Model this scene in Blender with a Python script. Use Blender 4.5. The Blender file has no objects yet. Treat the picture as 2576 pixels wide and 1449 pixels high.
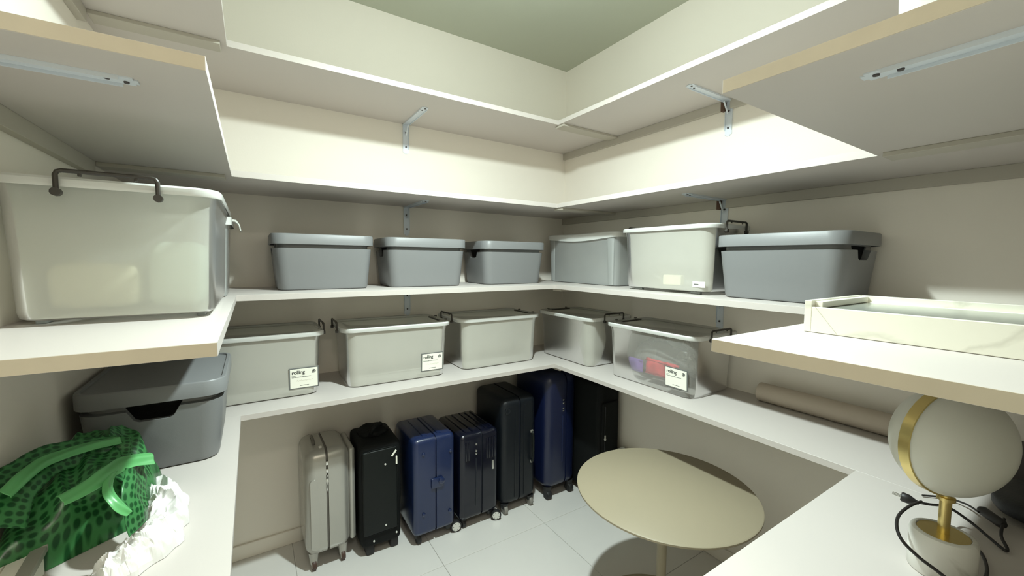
import bpy, bmesh, math, random
from mathutils import Vector, Matrix, noise
PI = math.pi
rnd = random.Random(7)
S = bpy.context.scene
COL = S.collection

# ------------------------------------------------------------------ camera
CAM = Vector((-1.8413, -2.219, 1.417))
def cam_axes():
    y, p, r = math.radians(-32.5603), math.radians(-3.984), math.radians(0.5127)
    F = Vector((-math.sin(y)*math.cos(p), math.cos(y)*math.cos(p), math.sin(p)))
    Rt = F.cross(Vector((0, 0, 1))).normalized()
    U = Rt.cross(F)
    c, s = math.cos(r), math.sin(r)
    return (c*Rt + s*U), (-s*Rt + c*U), F
Rt, Up, Fw = cam_axes()
cd = bpy.data.cameras.new('camera')
cam = bpy.data.objects.new('camera', cd)
COL.objects.link(cam)
M = Matrix((Rt, Up, -Fw)).transposed().to_4x4()
M.translation = CAM
cam.matrix_world = M
cd.sensor_width = 36.0
cd.lens = 1025.24/2576*36.0
cd.clip_start = 0.02
S.camera = cam

# ------------------------------------------------------------------ light, exposure
S.view_settings.view_transform = 'Standard'
S.view_settings.look = 'None'
S.view_settings.gamma = 1.0
S.view_settings.use_curve_mapping = False
S.view_settings.exposure = 0.0
S.cycles.max_bounces = 14
S.cycles.diffuse_bounces = 6
S.cycles.glossy_bounces = 5
S.cycles.transmission_bounces = 8
S.cycles.transparent_max_bounces = 24
S.cycles.caustics_reflective = False
S.cycles.caustics_refractive = False
W = bpy.data.worlds.new('world'); S.world = W
W.use_nodes = True
W.node_tree.nodes['Background'].inputs[0].default_value = (0.9, 0.95, 1.0, 1)
W.node_tree.nodes['Background'].inputs[1].default_value = 0.05
LAMP = Vector((-1.18, -1.23, 2.40))
def light(kind, name, loc, energy, color, **kw):
    l = bpy.data.lights.new(name, kind); l.energy = energy; l.color = color
    for k, v in kw.items(): setattr(l, k, v)
    o = bpy.data.objects.new(name, l); o.location = loc; COL.objects.link(o)
    return o
LC = (0.86, 1.0, 0.965)
light('POINT', 'bulb_light', LAMP + Vector((0, 0, -0.055)), 31.0, LC, shadow_soft_size=0.03)
light('SPOT', 'bulb_wide_light', LAMP + Vector((0, 0, -0.05)), 50.0, LC, shadow_soft_size=0.035,
      spot_size=math.radians(178), spot_blend=0.35)
light('SPOT', 'bulb_down_light', LAMP + Vector((0, 0, -0.05)), 96.0, LC, shadow_soft_size=0.035,
      spot_size=math.radians(150), spot_blend=1.0)
hall = light('AREA', 'hall_fill_light', (-1.75, -2.95, 2.62), 11.0, (1.0, 0.93, 0.80), shape='DISK', size=0.30)  # added unseen fill in the hall, lifts the ambient on board ends and lower walls

# ------------------------------------------------------------------ materials
MATS = {}
def nodes_of(m):
    m.use_nodes = True
    nt = m.node_tree
    return nt, nt.nodes['Principled BSDF']
def mat(name, col, rough=0.6, metal=0.0, spec=0.5, bump=0.0, bscale=60.0, var=0.0, vscale=6.0, coat=0.0, col2=None):
    m = bpy.data.materials.new(name)
    nt, b = nodes_of(m)
    b.inputs['Base Color'].default_value = (*col, 1)
    b.inputs['Roughness'].default_value = rough
    b.inputs['Metallic'].default_value = metal
    b.inputs['Specular IOR Level'].default_value = spec
    b.inputs['Coat Weight'].default_value = coat
    b.inputs['Coat Roughness'].default_value = 0.12
    tc = nt.nodes.new('ShaderNodeTexCoord')
    if var > 0:
        n = nt.nodes.new('ShaderNodeTexNoise'); n.inputs['Scale'].default_value = vscale
        n.inputs['Detail'].default_value = 4
        nt.links.new(tc.outputs['Object'], n.inputs['Vector'])
        r = nt.nodes.new('ShaderNodeValToRGB')
        r.color_ramp.elements[0].position = 0.35; r.color_ramp.elements[1].position = 0.65
        c2 = col2 if col2 else tuple(c*(1-var) for c in col)
        r.color_ramp.elements[0].color = (*c2, 1); r.color_ramp.elements[1].color = (*col, 1)
        nt.links.new(n.outputs['Fac'], r.inputs['Fac'])
        nt.links.new(r.outputs['Color'], b.inputs['Base Color'])
    if bump > 0:
        n = nt.nodes.new('ShaderNodeTexNoise'); n.inputs['Scale'].default_value = bscale
        n.inputs['Detail'].default_value = 3
        nt.links.new(tc.outputs['Object'], n.inputs['Vector'])
        bp = nt.nodes.new('ShaderNodeBump'); bp.inputs['Strength'].default_value = bump
        bp.inputs['Distance'].default_value = 0.002
        nt.links.new(n.outputs['Fac'], bp.inputs['Height'])
        nt.links.new(bp.outputs['Normal'], b.inputs['Normal'])
    MATS[name] = m
    return m
mat('wall_paint', (0.81, 0.765, 0.69), 0.75, spec=0.25, bump=0.12, bscale=140, var=0.02, vscale=2)
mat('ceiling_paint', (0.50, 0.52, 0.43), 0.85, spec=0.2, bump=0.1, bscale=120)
mat('board', (0.545, 0.505, 0.475), 0.42, spec=0.4, bump=0.04, bscale=220)
mat('raw_edge', (0.54, 0.475, 0.37), 0.7, bump=0.02, bscale=300, var=0.04, vscale=30)
mat('batten', (0.45, 0.42, 0.36), 0.6, bump=0.1, bscale=120)
mat('shim', (0.10, 0.055, 0.035), 0.8)
mat('steel', (0.66, 0.71, 0.77), 0.45, metal=0.2, bump=0.05, bscale=80)
mat('dark_hole', (0.06, 0.05, 0.05), 0.6)
mat('tile', (0.70, 0.68, 0.65), 0.22, spec=0.5, var=0.04, vscale=2.5)
mat('grout', (0.60, 0.585, 0.56), 0.9)
mat('grey_plastic', (0.205, 0.210, 0.214), 0.42, spec=0.45, bump=0.05, bscale=400)
mat('handle_brown', (0.035, 0.030, 0.024), 0.4)
mat('caster_grey', (0.35, 0.37, 0.36), 0.5)
mat('card', (0.86, 0.85, 0.76), 0.6)
mat('card_frame', (0.13, 0.135, 0.13), 0.5)
mat('ink', (0.05, 0.055, 0.05), 0.7)
mat('ink_light', (0.55, 0.52, 0.45), 0.8)
mat('purple', (0.25, 0.14, 0.48), 0.45, var=0.3, vscale=30)
mat('purple_dark', (0.10, 0.05, 0.24), 0.5)
mat('red', (0.62, 0.07, 0.08), 0.45, var=0.3, vscale=30)
mat('red_dark', (0.25, 0.02, 0.03), 0.5)
mat('cream_pack', (0.80, 0.76, 0.55), 0.6)
mat('textile_green', (0.42, 0.50, 0.42), 0.9)
mat('textile_cream', (0.72, 0.68, 0.48), 0.9)
mat('silver_shell', (0.42, 0.41, 0.375), 0.25, metal=0.45, bump=0.15, bscale=500)
mat('silver_trim', (0.12, 0.11, 0.095), 0.45)
mat('chrome', (0.8, 0.8, 0.78), 0.2, metal=1.0)
mat('black_fabric', (0.003, 0.004, 0.004), 0.75, spec=0.25, bump=0.5, bscale=700)
mat('black_leather', (0.005, 0.007, 0.0065), 0.45, spec=0.25, bump=0.3, bscale=300)
mat('blue_shell', (0.009, 0.019, 0.068), 0.28, coat=0.3, bump=0.05, bscale=400)
mat('blue_dark', (0.008, 0.014, 0.05), 0.35)
mat('navy_shell', (0.0035, 0.0045, 0.012), 0.2, spec=0.35, coat=0.35)
mat('navy_trim', (0.005, 0.007, 0.014), 0.4)
mat('slate_shell', (0.005, 0.007, 0.010), 0.38, spec=0.35, bump=0.25, bscale=450)
mat('indigo_shell', (0.004, 0.008, 0.036), 0.36, coat=0.15, bump=0.1, bscale=350)
mat('rubber', (0.012, 0.012, 0.013), 0.6)
mat('wheel_white', (0.62, 0.62, 0.58), 0.5)
mat('wheel_brown', (0.06, 0.03, 0.02), 0.5)
mat('wheel_grey', (0.22, 0.21, 0.19), 0.5)
mat('table_paint', (0.33, 0.285, 0.20), 0.5, spec=0.4, bump=0.05, bscale=300)
mat('kraft', (0.52, 0.45, 0.37), 0.85, bump=0.1, bscale=200, var=0.05, vscale=5)
mat('opal', (0.70, 0.70, 0.63), 0.35, spec=0.5)
mat('brass', (0.72, 0.58, 0.24), 0.28, metal=1.0, bump=0.06, bscale=200)
mat('cord', (0.012, 0.010, 0.010), 0.5)
mat('black_cloth', (0.010, 0.011, 0.014), 0.6, bump=0.4, bscale=200)
mat('brown_dark', (0.045, 0.035, 0.032), 0.5)
mat('tray_glass', (0.24, 0.26, 0.24), 0.15, var=0.35, vscale=7, col2=(0.17, 0.19, 0.17))
mat('white_plastic', (0.80, 0.82, 0.80), 0.4)
mat('white_bag', (0.72, 0.71, 0.69), 0.5)
mat('frame_silver', (0.40, 0.39, 0.34), 0.45, metal=0.3)
mat('frame_white', (0.85, 0.83, 0.74), 0.5)
mat('frame_art', (0.62, 0.58, 0.46), 0.6, var=0.7, vscale=40, col2=(0.20, 0.20, 0.15))
mat('door_paint', (0.75, 0.74, 0.68), 0.5)

def marble(name, base, vein, scale):
    m = bpy.data.materials.new(name)
    nt, b = nodes_of(m)
    b.inputs['Roughness'].default_value = 0.3
    tc = nt.nodes.new('ShaderNodeTexCoord')
    n = nt.nodes.new('ShaderNodeTexNoise'); n.inputs['Scale'].default_value = scale
    n.inputs['Detail'].default_value = 6; n.inputs['Distortion'].default_value = 1.2
    nt.links.new(tc.outputs['Object'], n.inputs['Vector'])
    r = nt.nodes.new('ShaderNodeValToRGB')
    e = r.color_ramp.elements
    e[0].position = 0.47; e[0].color = (*base, 1)
    e[1].position = 0.53; e[1].color = (*base, 1)
    k = e.new(0.50); k.color = (*vein, 1)
    nt.links.new(n.outputs['Fac'], r.inputs['Fac'])
    nt.links.new(r.outputs['Color'], b.inputs['Base Color'])
    MATS[name] = m
marble('marble_tray', (0.80, 0.78, 0.68), (0.66, 0.64, 0.55), 3.0)
marble('marble_base', (0.74, 0.73, 0.68), (0.60, 0.585, 0.53), 5.0)

def frosted(name, col, see, rough=0.35, translucent=0.5, cloudy=0.0):
    """thin milky plastic: part of the light passes straight, the rest scatters"""
    m = bpy.data.materials.new(name); m.use_nodes = True
    nt = m.node_tree; nt.nodes.clear()
    out = nt.nodes.new('ShaderNodeOutputMaterial')
    tr = nt.nodes.new('ShaderNodeBsdfTransparent'); tr.inputs[0].default_value = (1.0, 1.0, 0.99, 1)
    df = nt.nodes.new('ShaderNodeBsdfDiffuse'); df.inputs[0].default_value = (*col, 1)
    tl = nt.nodes.new('ShaderNodeBsdfTranslucent'); tl.inputs[0].default_value = (*col, 1)
    gl = nt.nodes.new('ShaderNodeBsdfGlossy'); gl.inputs['Roughness'].default_value = rough
    m1 = nt.nodes.new('ShaderNodeMixShader'); m1.inputs[0].default_value = translucent
    nt.links.new(df.outputs[0], m1.inputs[1]); nt.links.new(tl.outputs[0], m1.inputs[2])
    m2 = nt.nodes.new('ShaderNodeMixShader'); m2.inputs[0].default_value = see
    if cloudy > 0:
        tc = nt.nodes.new('ShaderNodeTexCoord')
        n = nt.nodes.new('ShaderNodeTexNoise'); n.inputs['Scale'].default_value = 3.0; n.inputs['Detail'].default_value = 3
        nt.links.new(tc.outputs['Object'], n.inputs['Vector'])
        mr = nt.nodes.new('ShaderNodeMapRange')
        mr.inputs['From Min'].default_value = 0.3; mr.inputs['From Max'].default_value = 0.7
        mr.inputs['To Min'].default_value = see-cloudy; mr.inputs['To Max'].default_value = see+cloudy
        nt.links.new(n.outputs['Fac'], mr.inputs['Value']); nt.links.new(mr.outputs[0], m2.inputs[0])
    nt.links.new(m1.outputs[0], m2.inputs[1]); nt.links.new(tr.outputs[0], m2.inputs[2])
    fr = nt.nodes.new('ShaderNodeFresnel'); fr.inputs[0].default_value = 1.38
    m3 = nt.nodes.new('ShaderNodeMixShader')
    nt.links.new(fr.outputs[0], m3.inputs[0])
    nt.links.new(m2.outputs[0], m3.inputs[1]); nt.links.new(gl.outputs[0], m3.inputs[2])
    nt.links.new(m3.outputs[0], out.inputs[0])
    MATS[name] = m
frosted('milky', (0.96, 0.95, 0.87), 0.40, 0.3, 0.36, 0.03)
frosted('milky_deep', (0.98, 0.98, 0.92), 0.24, 0.3, 0.70, 0.03)
frosted('milky_see', (0.95, 0.95, 0.90), 0.73, 0.25, 0.36, 0.04)
frosted('milky_lid', (0.92, 0.92, 0.84), 0.74, 0.2, 0.55)
frosted('milky_rim', (0.92, 0.93, 0.90), 0.10, 0.25, 0.30)
frosted('clear_film', (0.85, 0.86, 0.84), 0.72, 0.12, 0.3)
frosted('milky_bright', (0.90, 0.93, 0.92), 0.48, 0.2, 0.4, 0.04)

# green dotted bag plastic
def bag_mat():
    m = bpy.data.materials.new('green_bag'); m.use_nodes = True
    nt = m.node_tree; nt.nodes.clear()
    out = nt.nodes.new('ShaderNodeOutputMaterial')
    tc = nt.nodes.new('ShaderNodeTexCoord')
    mp = nt.nodes.new('ShaderNodeMapping'); mp.inputs['Scale'].default_value = (1, 1, 1)
    nt.links.new(tc.outputs['UV'], mp.inputs['Vector'])
    v = nt.nodes.new('ShaderNodeTexVoronoi'); v.inputs['Scale'].default_value = 1.0
    v.inputs['Randomness'].default_value = 0.3; v.voronoi_dimensions = '2D'
    nt.links.new(mp.outputs[0], v.inputs['Vector'])
    r = nt.nodes.new('ShaderNodeValToRGB')
    e = r.color_ramp.elements
    e[0].position = 0.28; e[0].color = (0.010, 0.085, 0.022, 1)
    e[1].position = 0.46; e[1].color = (0.065, 0.27, 0.085, 1)
    nt.links.new(v.outputs['Distance'], r.inputs['Fac'])
    d = nt.nodes.new('ShaderNodeBsdfPrincipled'); d.inputs['Roughness'].default_value = 0.28
    nt.links.new(r.outputs[0], d.inputs['Base Color'])
    t = nt.nodes.new('ShaderNodeBsdfTranslucent'); nt.links.new(r.outputs[0], t.inputs[0])
    mx = nt.nodes.new('ShaderNodeMixShader'); mx.inputs[0].default_value = 0.3
    nt.links.new(d.outputs[0], mx.inputs[1]); nt.links.new(t.outputs[0], mx.inputs[2])
    nt.links.new(mx.outputs[0], out.inputs[0])
    MATS['green_bag'] = m
bag_mat()
mat('green_plain', (0.10, 0.36, 0.12), 0.35)

# ------------------------------------------------------------------ helpers
def link(o, parent=None):
    COL.objects.link(o)
    if parent is not None: o.parent = parent
    return o
def obj(name, bm, m, parent=None, smooth=False, loc=(0, 0, 0), rot=(0, 0, 0), label=None):
    me = bpy.data.meshes.new(name)
    bmesh.ops.recalc_face_normals(bm, faces=bm.faces)
    bm.to_mesh(me); bm.free()
    if smooth:
        for p in me.polygons: p.use_smooth = True
        try: me.set_sharp_from_angle(angle=math.radians(40))
        except Exception: pass
    for x in (m if isinstance(m, (list, tuple)) else [m]): me.materials.append(MATS[x])
    o = bpy.data.objects.new(name, me)
    o.location = loc; o.rotation_euler = rot
    if label: o['label'] = label
    return link(o, parent)
def tag(o, label, cat, group=None):
    o['label'] = label; o['category'] = cat
    if group: o['group'] = group
    return o
def thing(name, label, cat, loc=(0, 0, 0), rz=0.0, group=None):
    o = bpy.data.objects.new(name, None); o.empty_display_size = 0.05
    COL.objects.link(o); o.location = loc; o.rotation_euler = (0, 0, rz)
    return tag(o, label, cat, group)
def struct(name, bm, m, parent=None, **k):
    o = obj(name, bm, m, parent, **k)
    o['kind'] = 'structure'
    return o
def dup(root, loc, rz, label, group=None):
    r = root.copy(); COL.objects.link(r); r.location = loc; r.rotation_euler = (0, 0, rz)
    r['label'] = label
    if group: r['group'] = group
    for ch in list(root.children):
        c = ch.copy(); COL.objects.link(c); c.parent = r
        for g in ch.children:
            d = g.copy(); COL.objects.link(d); d.parent = c
    return r
def box(bm, x0, x1, y0, y1, z0, z1, bev=0.0, seg=2):
    r = bmesh.ops.create_cube(bm, size=1.0)
    vs = r['verts']
    for v in vs:
        v.co = Vector(((x0+x1)/2 + v.co.x*(x1-x0), (y0+y1)/2 + v.co.y*(y1-y0), (z0+z1)/2 + v.co.z*(z1-z0)))
    if bev > 0:
        es = list({e for v in vs for e in v.link_edges})
        bmesh.ops.bevel(bm, geom=es, offset=bev, segments=seg, profile=0.5, affect='EDGES', clamp_overlap=True)
    return bm
def bx(*a, **k): return box(bmesh.new(), *a, **k)
def xform(bm, mtx): bmesh.ops.transform(bm, matrix=mtx, verts=bm.verts); return bm
def tube(bm, pts, r, n=8, cap=True, taper=None):
    pts = [Vector(p) for p in pts]
    rings = []; prev = None
    for i, p in enumerate(pts):
        a = pts[max(i-1, 0)]; b = pts[min(i+1, len(pts)-1)]
        t = (b-a).normalized()
        if prev is None:
            u = t.orthogonal().normalized()
        else:
            u = (prev - t*prev.dot(t)).normalized()
        prev = u; w = t.cross(u)
        rr = r if taper is None else r*taper(i/(len(pts)-1))
        rings.append([bm.verts.new(p + (u*math.cos(2*PI*k/n) + w*math.sin(2*PI*k/n))*rr) for k in range(n)])
    for i in range(len(rings)-1):
        for k in range(n):
            bm.faces.new((rings[i][k], rings[i][(k+1) % n], rings[i+1][(k+1) % n], rings[i+1][k]))
    if cap:
        bm.faces.new(rings[0][::-1]); bm.faces.new(rings[-1])
    return bm
def smooth_path(pts, n=8, closed=False):
    P = [Vector(p) for p in pts]; out = []
    for i in range(len(P)-1):
        p0 = P[max(i-1, 0)]; p1 = P[i]; p2 = P[i+1]; p3 = P[min(i+2, len(P)-1)]
        for k in range(n):
            t = k/n
            out.append(0.5*((2*p1) + (-p0+p2)*t + (2*p0-5*p1+4*p2-p3)*t*t + (-p0+3*p1-3*p2+p3)*t**3))
    out.append(P[-1]); return out
def lathe(bm, prof, n=32, axis='z', center=(0, 0, 0)):
    rings = []
    for (r, z) in prof:
        ring = []
        for k in range(n):
            a = 2*PI*k/n
            v = Vector((r*math.cos(a), r*math.sin(a), z))
            if axis == 'x': v = Vector((v.z, v.x, v.y))
            if axis == 'y': v = Vector((v.x, v.z, v.y))
            ring.append(bm.verts.new(v + Vector(center)))
        rings.append(ring)
    for i in range(len(rings)-1):
        for k in range(n):
            bm.faces.new((rings[i][k], rings[i][(k+1) % n], rings[i+1][(k+1) % n], rings[i+1][k]))
    if prof[0][0] > 1e-5: bm.faces.new(rings[0][::-1])
    if prof[-1][0] > 1e-5: bm.faces.new(rings[-1])
    bmesh.ops.remove_doubles(bm, verts=bm.verts, dist=1e-5)
    return bm
def rr(w, d, r, z, n=5, cx=0, cy=0, rfun=None):
    r = min(r, w/2-1e-4, d/2-1e-4); out = []
    for qx, qy, a0 in ((1, 1, 0), (-1, 1, PI/2), (-1, -1, PI), (1, -1, 3*PI/2)):
        for k in range(n+1):
            a = a0 + PI/2*k/n
            out.append(Vector((cx + qx*(w/2-r) + r*math.cos(a), cy + qy*(d/2-r) + r*math.sin(a), z)))
    return out
def loft(bm, rings, cap0=True, cap1=True):
    R = [[bm.verts.new(v) for v in ring] for ring in rings]
    n = len(R[0])
    for i in range(len(R)-1):
        for k in range(n):
            bm.faces.new((R[i][k], R[i][(k+1) % n], R[i+1][(k+1) % n], R[i+1][k]))
    if cap0: bm.faces.new(R[0][::-1])
    if cap1: bm.faces.new(R[-1])
    return bm
def boolean(o, cutter_bm):
    me = bpy.data.meshes.new('cut'); bmesh.ops.recalc_face_normals(cutter_bm, faces=cutter_bm.faces)
    cutter_bm.to_mesh(me); cutter_bm.free()
    c = bpy.data.objects.new('cut', me); COL.objects.link(c)
    md = o.modifiers.new('b', 'BOOLEAN'); md.object = c; md.operation = 'DIFFERENCE'; md.solver = 'EXACT'
    pm = o.parent; o.parent = None
    dg = bpy.context.evaluated_depsgraph_get()
    new = bpy.data.meshes.new_from_object(o.evaluated_get(dg))
    o.modifiers.clear(); o.data = new; o.parent = pm
    bpy.data.objects.remove(c)
def text_bm(s, size, ext=0.0002, spacing=1.0):
    cu = bpy.data.curves.new('t', 'FONT'); cu.body = s; cu.size = size; cu.extrude = ext
    cu.offset = size*0.02; cu.space_character = spacing
    o = bpy.data.objects.new('t', cu); COL.objects.link(o)
    dg = bpy.context.evaluated_depsgraph_get()
    me = bpy.data.meshes.new_from_object(o.evaluated_get(dg))
    bm = bmesh.new(); bm.from_mesh(me)
    bpy.data.objects.remove(o)
    return bm

# ------------------------------------------------------------------ dimensions
XL, YC, ZC = -2.248, -2.268, 2.690        # left wall, front wall, ceiling
DA, DB, XS, YS = 0.4595, 0.4324, 1.8913, 1.8093
Z0, Z1, Z2, Z3 = 2.163, 1.7223, 1.2809, 0.8373
T = 0.0225
HY = -3.30                                  # end of the hall behind the camera

# ------------------------------------------------------------------ room shell
struct('wall_back', bx(XL-0.1, 0.1, 0, 0.1, 0, ZC), 'wall_paint')
struct('wall_right', bx(0, 0.1, HY, 0, 0, ZC), 'wall_paint')
struct('wall_left', bx(XL-0.1, XL, HY, 0, 0, ZC), 'wall_paint')
struct('wall_front', bx(-1.30, 0, YC-0.10, YC, 0, ZC), 'wall_paint')
struct('wall_front_lintel', bx(XL, -1.30, YC-0.10, YC, 2.45, ZC), 'wall_paint')
struct('wall_hall', bx(XL-0.1, 0.1, HY-0.1, HY, 0, ZC), 'wall_paint')
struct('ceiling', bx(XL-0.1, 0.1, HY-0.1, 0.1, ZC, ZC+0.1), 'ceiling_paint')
fl = struct('floor', bx(XL-0.1, 0.1, HY-0.1, 0.1, -0.06, -0.004), 'grout')
PX = 0.581; gx = [-1.131 + PX*k for k in range(-3, 4)]; gy = [-0.543 + PX*k for k in range(-6, 3)]
g2 = 0.0018
for i in range(len(gx)-1):
    for j in range(len(gy)-1):
        x0, x1 = max(gx[i]+g2/2, XL), min(gx[i+1]-g2/2, 0)
        y0, y1 = max(gy[j]+g2/2, HY), min(gy[j+1]-g2/2, 0)
        if x1-x0 < 0.01 or y1-y0 < 0.01: continue
        struct('tile', bx(x0, x1, y0, y1, -0.004, 0.0, bev=0.0012, seg=1), 'tile', fl)
def baseboard(name, x0, x1, y0, y1):
    struct(name, bx(x0, x1, y0, y1, 0.0, 0.070, bev=0.003, seg=2), 'wall_paint')
baseboard('baseboard_back', XL, 0, -0.012, 0)
baseboard('baseboard_right', -0.012, 0, YC, -0.012)
baseboard('baseboard_left', XL, XL+0.012, YC, -0.012)
baseboard('baseboard_front', -1.30, -0.012, YC, YC+0.012)

# ------------------------------------------------------------------ shelves
LV = [(Z0, 'topmost', T), (Z1, 'second', T), (Z2, 'third', T), (Z3, 'lowest', 0.0203)]
GS = 'white shelf boards around the walls'
def shelf(lv, side):
    z, w, t = LV[lv]
    names = {'back': 'long white %s shelf board along the back wall',
             'right': 'white %s shelf board along the right wall, running towards the viewer',
             'left': 'white %s shelf board along the left wall with a raw tan end',
             'front': 'white %s shelf board at the right foreground with a raw tan end'}
    lab = names[side] % w
    if lv == 0 and side in ('left', 'front'): lab = 'white topmost shelf board near the ceiling on the %s side' % ('left' if side == 'left' else 'right foreground')
    if lv == 3 and side == 'left': lab = 'white lowest shelf board along the left wall, under the green bag'
    if lv == 3 and side == 'front': lab = 'white lowest shelf board in the right foreground, under the brass lamp'
    o = thing('shelf_board', lab, 'shelf', (0, 0, 0), 0, GS)
    b = 0.0004
    g = 0.0002
    if side == 'back': q = (XL, 0, -DA, 0)
    if side == 'right': q = (-DB, 0, YC, -DA-g)
    if side == 'left': q = (XL, -XS, {0: -2.05, 1: -1.4232, 2: -1.4232, 3: -2.20}[lv], -DA-g)
    if side == 'front': q = ({0: -1.16, 1: -1.1606, 2: -1.1606, 3: -1.28}[lv], -DB-g, YC, -YS)
    x0, x1, y0, y1 = q
    obj('board', bx(x0, x1, y0, y1, z-t, z, bev=b, seg=1), 'board', o)
    if side == 'left':
        obj('end_edge', bx(x0, x1-0.001, y0-0.0009, y0+0.0005, z-t+0.0006, z-0.0006), 'raw_edge', o, label='raw tan cut end')
        obj('joint_cleat', bx(XL+0.02, -XS-0.018, -0.492, -0.425, z-t-0.012, z-t, bev=0.001, seg=1), 'batten', o)
        obj('wall_batten', bx(XL, XL+0.020, y0+0.03, -DA-0.035, z-t-0.040, z-t, bev=0.001, seg=1), 'batten', o)
    if side == 'right':
        e = YC+0.02
        obj('joint_cleat', bx(-DB+0.008, -0.02, -0.497, -0.425, z-t-0.012, z-t, bev=0.001, seg=1), 'batten', o)
        zb = z-t-0.040
        obj('wall_batten', bx(-0.020, 0, -1.118, -0.001, zb, z-t, bev=0.001, seg=1), 'batten', o)
        obj('wall_batten', bx(-0.020, 0, e, -1.160, zb, z-t, bev=0.001, seg=1), 'batten', o)
        obj('wood_shim', bx(-0.021, 0, -1.135, -1.119, zb-0.004, z-t-0.004), 'shim', o, label='small dark brown wood shim')
        obj('joint_cleat', bx(-DB-0.036, -DB+0.036, YC+0.02, -YS-0.02, z-t-0.012, z-t, bev=0.001, seg=1), 'batten', o)
    if side == 'front':
        obj('end_edge', bx(x0-0.0009, x0+0.0005, y0, y1-0.001, z-t+0.0006, z-0.0006), 'raw_edge', o, label='raw tan cut end')
        obj('wall_batten', bx(x0+0.03, -DB-0.04, YC, YC+0.020, z-t-0.040, z-t, bev=0.001, seg=1), 'batten', o)
for lv in range(4):
    for side in ('back', 'right', 'left', 'front'): shelf(lv, side)

# angle brackets: built along +y from the wall (wall at y=0, arm to y=+0.31), top at z=0
def bracket_proto():
    r = thing('shelf_bracket', '', 'bracket', (0, 0, 0), 0, 'steel shelf brackets')
    def strip(along, L, name):
        bm = bmesh.new()
        w, t, e = 0.033, 0.0022, 0.007
        n = 10
        # plate with folded lips, tapered end
        for (a0, a1, h0, h1) in ((-w/2, w/2, 0, t),):
            if along == 'y':
                box(bm, -w/2, w/2, 0.0, L, -t, 0)
                box(bm, -w/2, -w/2+t, 0.0, L-0.02, -e, -t)
                box(bm, w/2-t, w/2, 0.0, L-0.02, -e, -t)
                box(bm, -w/2+0.008, w/2-0.008, L, L+0.006, -t, 0)
            else:
                box(bm, -w/2, w/2, 0.0, t, -L, 0)
                box(bm, -w/2, -w/2+t, t, e, -L+0.02, 0)
                box(bm, w/2-t, w/2, t, e, -L+0.02, 0)
                box(bm, -w/2+0.008, w/2-0.008, 0, t, -L-0.006, -L)
        obj(name, bm, 'steel', r)
    strip('y', 0.300, 'shelf_arm')
    strip('z', 0.150, 'wall_arm')
    bm = bmesh.new()
    tube(bm, [(0, 0.012, -0.060), (0, 0.045, -0.012)], 0.0035, 6)
    obj('rib', bm, 'steel', r)
    for p in ((0, 0.004, -0.045), (0, 0.004, -0.120)):
        bm = bmesh.new(); lathe(bm, [(0, 0), (0.0045, 0), (0.0045, 0.003), (0.001, 0.004), (0, 0.004)], 10, 'y', p)
        obj('screw', bm, 'dark_hole', r)
    for p in ((0.003, 0.262, -0.0022), (-0.003, 0.288, -0.0022)):
        bm = bmesh.new(); lathe(bm, [(0, 0), (0.0045, 0), (0.0040, -0.0022), (0, -0.0026)], 10, 'z', p)
        obj('screw', bm, 'dark_hole', r)
    return r
bp = bracket_proto(); used = [False]
def bracket(loc, rz, label):
    if not used[0]:
        used[0] = True; bp.location = loc; bp.rotation_euler = (0, 0, rz); bp['label'] = label; return bp
    return dup(bp, loc, rz, label)
LVN = ['topmost', 'second', 'third', 'lowest']
for i, (z, w, t) in enumerate(LV):
    zz = z-t
    bracket((-1.117, -0.0005, zz), PI, 'galvanised steel bracket under the %s back-wall shelf' % LVN[i])
    bracket((-0.0005, -1.148, zz), PI/2, 'galvanised steel bracket under the %s right-wall shelf' % LVN[i])
    bracket((XL+0.0005, -1.313, zz), -PI/2, 'pale steel bracket under the near end of the %s left shelf' % LVN[i]).scale = (1, .85, 1)
    bracket((-1.043, YC+0.0005, zz), 0, 'pale steel bracket under the %s right foreground shelf' % LVN[i])

# ------------------------------------------------------------------ ceiling pendant (just above the frame)
pl = thing('pendant_lamp', 'bare bulb hanging from the ceiling on a short cord', 'lamp', LAMP)
bm = bmesh.new(); tube(bm, [(0, 0, 0.06), (0, 0, ZC-LAMP.z)], 0.003, 8); obj('cord', bm, 'white_plastic', pl)
bm = bmesh.new(); lathe(bm, [(0.045, ZC-LAMP.z), (0.045, ZC-LAMP.z-0.012), (0.02, ZC-LAMP.z-0.03), (0, ZC-LAMP.z-0.03)], 24); obj('ceiling_rose', bm, 'white_plastic', pl, True)
bm = bmesh.new(); lathe(bm, [(0, 0.075), (0.016, 0.073), (0.019, 0.06), (0.019, 0.02), (0, 0.02)], 24); obj('lamp_holder', bm, 'white_plastic', pl, True)
me_ = bpy.data.materials.new('bulb_glow'); me_.use_nodes = True
b_ = me_.node_tree.nodes['Principled BSDF']; b_.inputs['Base Color'].default_value = (1, 1, 1, 1)
b_.inputs['Emission Color'].default_value = (0.97, 1, 0.9, 1); b_.inputs['Emission Strength'].default_value = 12
MATS['bulb_glow'] = me_
bm = bmesh.new(); lathe(bm, [(0.013, 0.022), (0.018, 0.012), (0.028, -0.004), (0.030, -0.016), (0.026, -0.030), (0.014, -0.041), (0, -0.044)][::-1], 24)
obj('bulb', bm, 'bulb_glow', pl, True)

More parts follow.
